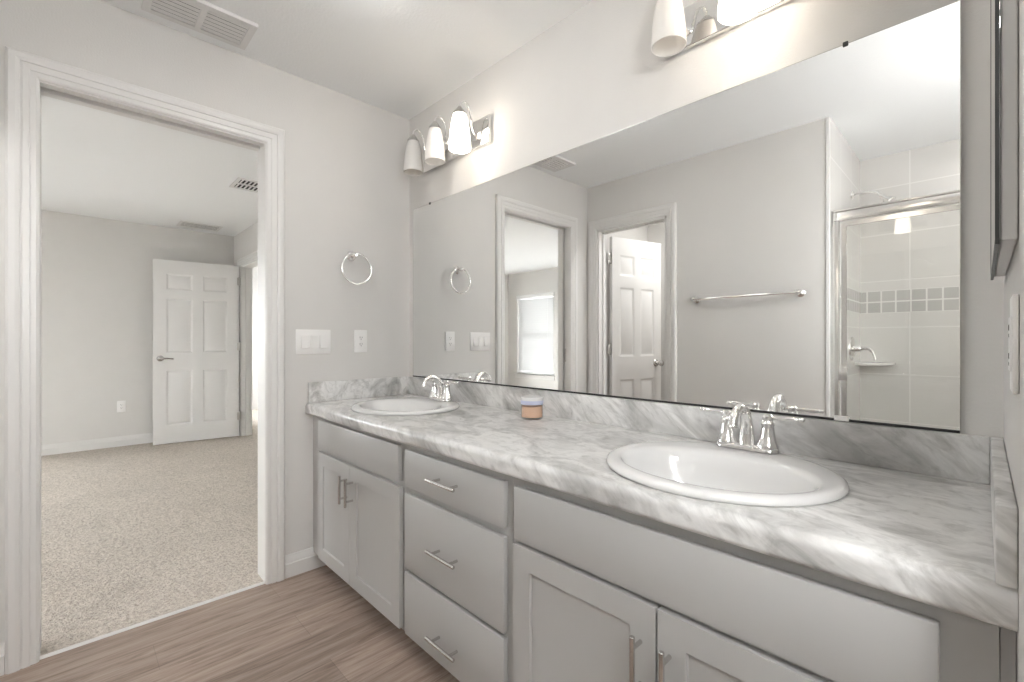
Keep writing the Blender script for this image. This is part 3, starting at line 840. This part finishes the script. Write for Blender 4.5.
# ------------------------------------------------------------------ ceiling vents
def vent(cx, cy, lx, ly, halves, n, label, along, sh=.006, dz=.014):
    """register with slats running along `along` ('x' or 'y'), split across the slats' length into `halves`"""
    r = thing('ceiling_vent', (cx, cy, H), label, 'vent')
    zt, zb = H - .0004, H - dz
    fw = .026
    x0, x1, y0, y1 = cx - lx / 2, cx + lx / 2, cy - ly / 2, cy + ly / 2
    hx0, hx1, hy0, hy1 = x0 + fw, x1 - fw, y0 + fw, y1 - fw
    mb = MB()
    for a, b in (((x0, y0), (x1, hy0)), ((x0, hy1), (x1, y1)), ((x0, hy0), (hx0, hy1)), ((hx1, hy0), (x1, hy1))):
        mb.box((a[0], a[1], zt), (b[0], b[1], zb))
    L0, L1 = (hy0, hy1) if along == 'y' else (hx0, hx1)
    C0, C1 = (hx0, hx1) if along == 'y' else (hy0, hy1)
    cuts = [L0 + (L1 - L0) * k / halves for k in range(halves + 1)]
    for c in cuts[1:-1]:
        if along == 'y': mb.box((hx0, c - .010, zt), (hx1, c + .010, zb))
        else: mb.box((c - .010, hy0, zt), (c + .010, hy1, zb))
    obj('frame', mb, 'vent', r, smooth=False)
    mb = MB(); mb.box((hx0, hy0, zt), (hx1, hy1, zt - .001)); obj('duct_shade_sheet', mb, 'vent_dark', r, smooth=False)  # no hole above: dark sheet painted as the shaded duct
    for k in range(halves):
        a = cuts[k] + (.010 if k else 0); b = cuts[k + 1] - (.010 if k < halves - 1 else 0)
        for i in range(n):
            c = C0 + (C1 - C0) * (i + .5) / n; dw = (C1 - C0) / n * .27
            mb = MB(); poly = [(c - dw, zb + .0005), (c - dw + .0015, zb - .0005), (c + dw, zb + sh), (c + dw - .0015, zb + sh + .001)]
            if along == 'y': mb.prism(poly, 1, a, b)
            else: mb.prism(poly, 0, a, b)
            obj('slat', mb, 'vent', r, smooth=False)
    return r
vent(.176, -1.066, .205, .36, 2, 6, 'white slatted ceiling vent above the doorway, in the bathroom', 'y')
vent(-1.93, -.30, .30, .36, 2, 10, 'white slatted ceiling vent cut by the right door casing, near side of the bedroom', 'x', sh=.003, dz=.008)
vent(-3.86, -.385, .30, .40, 1, 5, 'white slatted ceiling vent above the open bedroom door', 'y', sh=.0015, dz=.005)

# ------------------------------------------------------------------ added unseen fill lamps: bathroom, nook, toilet room and shower
def fill_ceiling_lamp(x, y, rad, watts, label, recessed=False, lens='fill_lamp_lens'):
    r = thing('fill_ceiling_light', (x, y, H), label, 'added fill light')
    mb = MB(); mb.lathe([(rad * .92, 0), (rad * 1.06, 0), (rad * 1.06, -.012), (rad, -.020), (rad * .92, -.012)], (x, y, H - .0004), n=40, cap0=False, cap1=False); obj('rim', mb, 'nickel', r)
    mb = MB(); mb.lathe([(rad * .93, -.002), (rad * .93, -.012), (rad * .8, -.012 if recessed else -.045), (rad * .4, -.012 if recessed else -.068), (0, -.012 if recessed else -.072)], (x, y, H), n=40, cap1=False); obj('diffuser', mb, lens, r)
    if not watts: return
    ld = bpy.data.lights.new('fill_ceiling_lamp', 'AREA'); ld.shape = 'DISK'; ld.size = rad * 2; ld.energy = watts; ld.color = (.985, .98, .97)
    lo = bpy.data.objects.new('fill_ceiling_lamp', ld); COL.objects.link(lo); lo.parent = r; lo.location = (0, 0, -.078)
fill_ceiling_lamp(.92, -.74, .12, 0, 'added unseen fill light, round ceiling dome over the floor in front of the drawers', lens='fill_lamp_dome')  # added out of view to brighten left wall and cabinets
nx, ny, nz = 2.70, -1.22, 1.74  # added pendant, out of view, brightens ceiling and left wall
nl = thing('fill_pendant', (nx, ny, H), 'added unseen fill light, white globe pendant in the nook behind the short right wall', 'added fill light')
mb = MB(); mb.lathe([(0, 0), (.060, 0), (.060, -.012), (.050, -.024), (0, -.026)], (nx, ny, H - .0004), n=32, cap0=False, cap1=False); obj('canopy', mb, 'nickel', nl)
mb = MB(); mb.cyl((nx, ny, nz + .125), (nx, ny, H - .02), .005, 12); obj('rod', mb, 'nickel', nl)
mb = MB(); mb.lathe([(0, .135), (.03, .132), (.042, .112), (.042, .098), (0, .098)], (nx, ny, nz), n=24, cap0=False, cap1=False); obj('globe_holder', mb, 'nickel', nl)
mb = MB(); mb.sphere((nx, ny, nz), .11, n=32); obj('globe_shade', mb, 'fill_lamp_pendant', nl)
fill_ceiling_lamp(.85, -2.35, .14, TOILET_W, 'added unseen fill light, round ceiling dome in the toilet room')  # added out of view to brighten the toilet room
fill_ceiling_lamp(2.48, -2.35, .08, SHOWER_W, 'added unseen fill light, small ceiling disc in the shower', True)  # added out of view to brighten the shower tile

# ------------------------------------------------------------------ shower
ys = YB - .060
sh = thing('shower_enclosure', (2.22, ys, .10), 'aluminium framed glass shower door seen in the mirror', 'shower door')
mb = MB(); mb.box((SX0 + .006, ys - .022, 1.858), (SX1 - .006, ys + .022, 1.911), .005)
mb.box((SX0 + .006, ys - .030, 1.911), (SX1 - .006, ys + .030, 1.921), .003); obj('header_rail', mb, 'alum', sh)
for x0, x1 in ((SX0 + .0035, SX0 + .034), (SX1 - .034, SX1 - .0035)):
    obj('wall_jamb', MB().box((x0, ys - .020, .101), (x1, ys + .020, 1.858), .003), 'alum', sh)
obj('bottom_track', MB().box((SX0 + .034, ys - .020, .101), (SX1 - .034, ys + .020, .135), .004), 'alum', sh)
dx0, dx1 = SX0 + .046, SX1 - .30
df = obj('door_frame', wall_pieces(MB(), 1, ys - .011, ys + .011, dx0, dx1, 0.145, 1.850, [(dx0 + .024, dx1 - .024, .170, 1.826)]), 'alum', sh, smooth=False)
obj('glass_pane', MB().box((dx0 + .024, ys - .003, .170), (dx1 - .024, ys + .003, 1.826)), 'shower_glass', df, smooth=False)
ff = obj('fixed_panel_frame', wall_pieces(MB(), 1, ys - .011, ys + .011, dx1 + .006, SX1 - .035, .136, 1.857, [(dx1 + .026, SX1 - .055, .160, 1.836)]), 'alum', sh, smooth=False)
obj('glass_pane', MB().box((dx1 + .026, ys - .003, .160), (SX1 - .055, ys + .003, 1.836)), 'shower_glass', ff, smooth=False)
for z in (.965, .35):
    obj('hinge', MB().box((dx0 - .012, ys + .011, z - .040), (dx0 + .030, ys + .020, z + .040), .003), 'alum', sh)
mb = MB(); hx = dx1 - .012
mb.tube(spline([(hx, ys + .011, 1.16), (hx, ys + .045, 1.155), (hx, ys + .05, 1.08), (hx, ys + .045, 1.005), (hx, ys + .011, 1.0)], 6), .007, 12)
obj('door_pull', mb, 'chrome', sh)
# shower head
hd = thing('shower_sprayer', (SX0, -2.40, 2.15), 'chrome shower head on a curved arm in the tiled shower', 'shower head')
mb = MB(); mb.lathe([(0, .0005), (.030, .0005), (.028, .006), (.012, .012)], (SX0, -2.40, 2.15), (1, 0, 0), 24); obj('flange', mb, 'chrome', hd)
mb = MB(); mb.tube(spline([(SX0 + .008, -2.40, 2.15), (SX0 + .07, -2.40, 2.154), (SX0 + .13, -2.40, 2.14), (SX0 + .165, -2.40, 2.10)], 7), .009, 14); obj('arm', mb, 'chrome', hd)
mb = MB(); mb.lathe([(.0, 0), (.013, 0), (.016, .015), (.020, .028), (.040, .050), (.044, .058), (.042, .064), (0, .066)], (SX0 + .162, -2.40, 2.106), (.62, 0, -.78), 28); obj('spray_head', mb, 'chrome', hd)
# valve
vz = 1.10
vv = thing('shower_valve', (SX0, -2.40, vz), 'chrome shower valve with a curved lever on the tiled side wall', 'shower valve')
mb = MB(); mb.lathe([(0, .0005), (.082, .0005), (.080, .006), (.060, .012), (.026, .016), (.024, .045), (.020, .052), (0, .054)], (SX0, -2.40, vz), (1, 0, 0), 32); obj('escutcheon', mb, 'chrome', vv)
mb = MB(); mb.tube(spline([(SX0 + .045, -2.40, vz), (SX0 + .085, -2.40, vz + .004), (SX0 + .115, -2.395, vz - .02), (SX0 + .13, -2.39, vz - .075)], 7), [.013] * 8 + [.011] * 7 + [.008] * 7, 14); obj('lever', mb, 'chrome', vv)
# corner shelf
mb = MB(); cx, cy = SX0 + .0005, SYB + .0005
def qring(rr, z, n=18):
    return [(cx, cy, z)] + [(cx + rr * math.cos(PI / 2 * i / n), cy + rr * math.sin(PI / 2 * i / n), z) for i in range(n + 1)]
mb.rings([qring(.185, .980), qring(.198, .986), qring(.200, .995), qring(.198, 1.004)])
tag(obj('corner_shelf', mb, 'curb', base=(cx, cy, .98)), 'white quarter round corner shelf on the shower tiles', 'shelf')
# shower pan
mb = MB(); mb.box((SX0 + .001, SYB + .001, .0), (SX1 - .001, YB - .112, .045), .006); struct('floor_shower_pan', mb, 'curb')

# ------------------------------------------------------------------ bedroom window blinds
bl = thing('window_blinds', ((WX0 + WX1) / 2, WY, WZ0), 'white horizontal slat blinds on the bedroom window, seen in the mirror', 'blinds')
by = WY - .036
mb = MB(); mb.box((WX0 + .004, WY - .064, WZ1 - .052), (WX1 - .004, WY - .010, WZ1 - .002), .003); obj('headrail', mb, 'blind', bl)
mb = MB(); mb.box((WX0 - .010, WY - .004, WZ1 - .070), (WX1 + .010, WY + .012, WZ1 + .004), .004); obj('valance', mb, 'blind', bl)
mb = MB(); z = WZ0 + .085; sl = 0
while z < WZ1 - .07:
    a = math.radians(68); hw = .0235
    mb.prism([(by - hw * math.cos(a), z - hw * math.sin(a)), (by - hw * math.cos(a), z - hw * math.sin(a) + .003), (by + hw * math.cos(a), z + hw * math.sin(a) + .003), (by + hw * math.cos(a), z + hw * math.sin(a))], 0, WX0 + .008, WX1 - .008)
    z += .0425
obj('slats', mb, 'blind_slat', bl, smooth=False)
mb = MB(); mb.box((WX0 + .008, by - .024, WZ0 + .035), (WX1 - .008, by + .024, WZ0 + .055), .004); obj('bottom_rail', mb, 'blind', bl)
for x in (WX0 + .15, WX1 - .15):
    for dy in (-.025, .025):
        mb = MB(); mb.cyl((x, by + dy, WZ0 + .05), (x, by + dy, WZ1 - .05), .0012, 6); obj('ladder_cord', mb, 'blind', bl)
mb = MB(); mb.cyl((WX0 + .07, WY - .006, WZ1 - .75), (WX0 + .07, WY - .008, WZ1 - .06), .004, 8); obj('tilt_wand', mb, 'blind', bl)

# ------------------------------------------------------------------ outside the bedroom window
struct('ground', MB().box((-60, -60, -.45), (40, 40, -.35)), 'lawn')
hs = thing('house', (-17.9, -24, -.35), 'pale house across the lawn, glimpsed through the blinds', 'house')
obj('wall', MB().box((-24, -27, -.35), (-12, -21, 2.6)), 'stucco', hs, smooth=False)
obj('roof', MB().prism([(-27.6, 2.6), (-20.4, 2.6), (-24, 4.3)], 0, -24.5, -11.5), 'roof', hs, smooth=False)
wn = obj('window', wall_pieces(MB(), 1, -21.0, -20.93, -18.7, -17.1, .60, 1.5, [(-18.62, -17.18, .68, 1.42)]), 'vinyl', hs, smooth=False)
obj('pane', MB().box((-18.62, -20.99, .68), (-17.18, -20.96, 1.42)), 'house_glass', wn, smooth=False)
trr = thing('tree', (-12.7, -15, -.35), 'leafy tree on the lawn, glimpsed through the blinds', 'tree')
mb = MB(); mb.tube(spline([(-12.7, -15, -.36), (-12.65, -15, .8), (-12.7, -14.95, 2.2), (-12.6, -15, 3.2)], 6), [.17, .16, .15, .14, .14, .13, .13, .12, .12, .11, .11, .10, .10, .10, .09, .09, .08, .08, .07], 12)
for k in range(6):
    a = k * 1.05; mb.tube(spline([(-12.68, -15, 2.0 + .15 * k), (-12.68 + .6 * math.cos(a), -15 + .6 * math.sin(a), 2.7 + .15 * k), (-12.68 + 1.1 * math.cos(a), -15 + 1.1 * math.sin(a), 3.3 + .15 * k)], 5), [.05, .05, .05, .045, .04, .04, .035, .03, .03, .025, .02], 8)
obj('trunk', mb, 'bark', trr)
mb = MB()
for k in range(1400):
    u, v_, w_ = (random.gauss(0, 1) for _ in range(3)); L = math.sqrt(u * u + v_ * v_ + w_ * w_); rr = random.random() ** .4
    p = Vector((-12.65 + 1.7 * rr * u / L, -15 + 1.6 * rr * v_ / L, 3.6 + 1.35 * rr * w_ / L))
    q = Matrix.Rotation(random.random() * 6.3, 3, Vector((u, v_, w_)).normalized())
    s_ = random.uniform(.06, .11)
    mb.bm.faces.new([mb.bm.verts.new(p + q @ Vector(c)) for c in ((-s_, 0, 0), (0, -s_ * .5, .01), (s_, 0, 0), (0, s_ * .5, .01))])
obj('foliage', mb, 'leaf', trr, smooth=False)
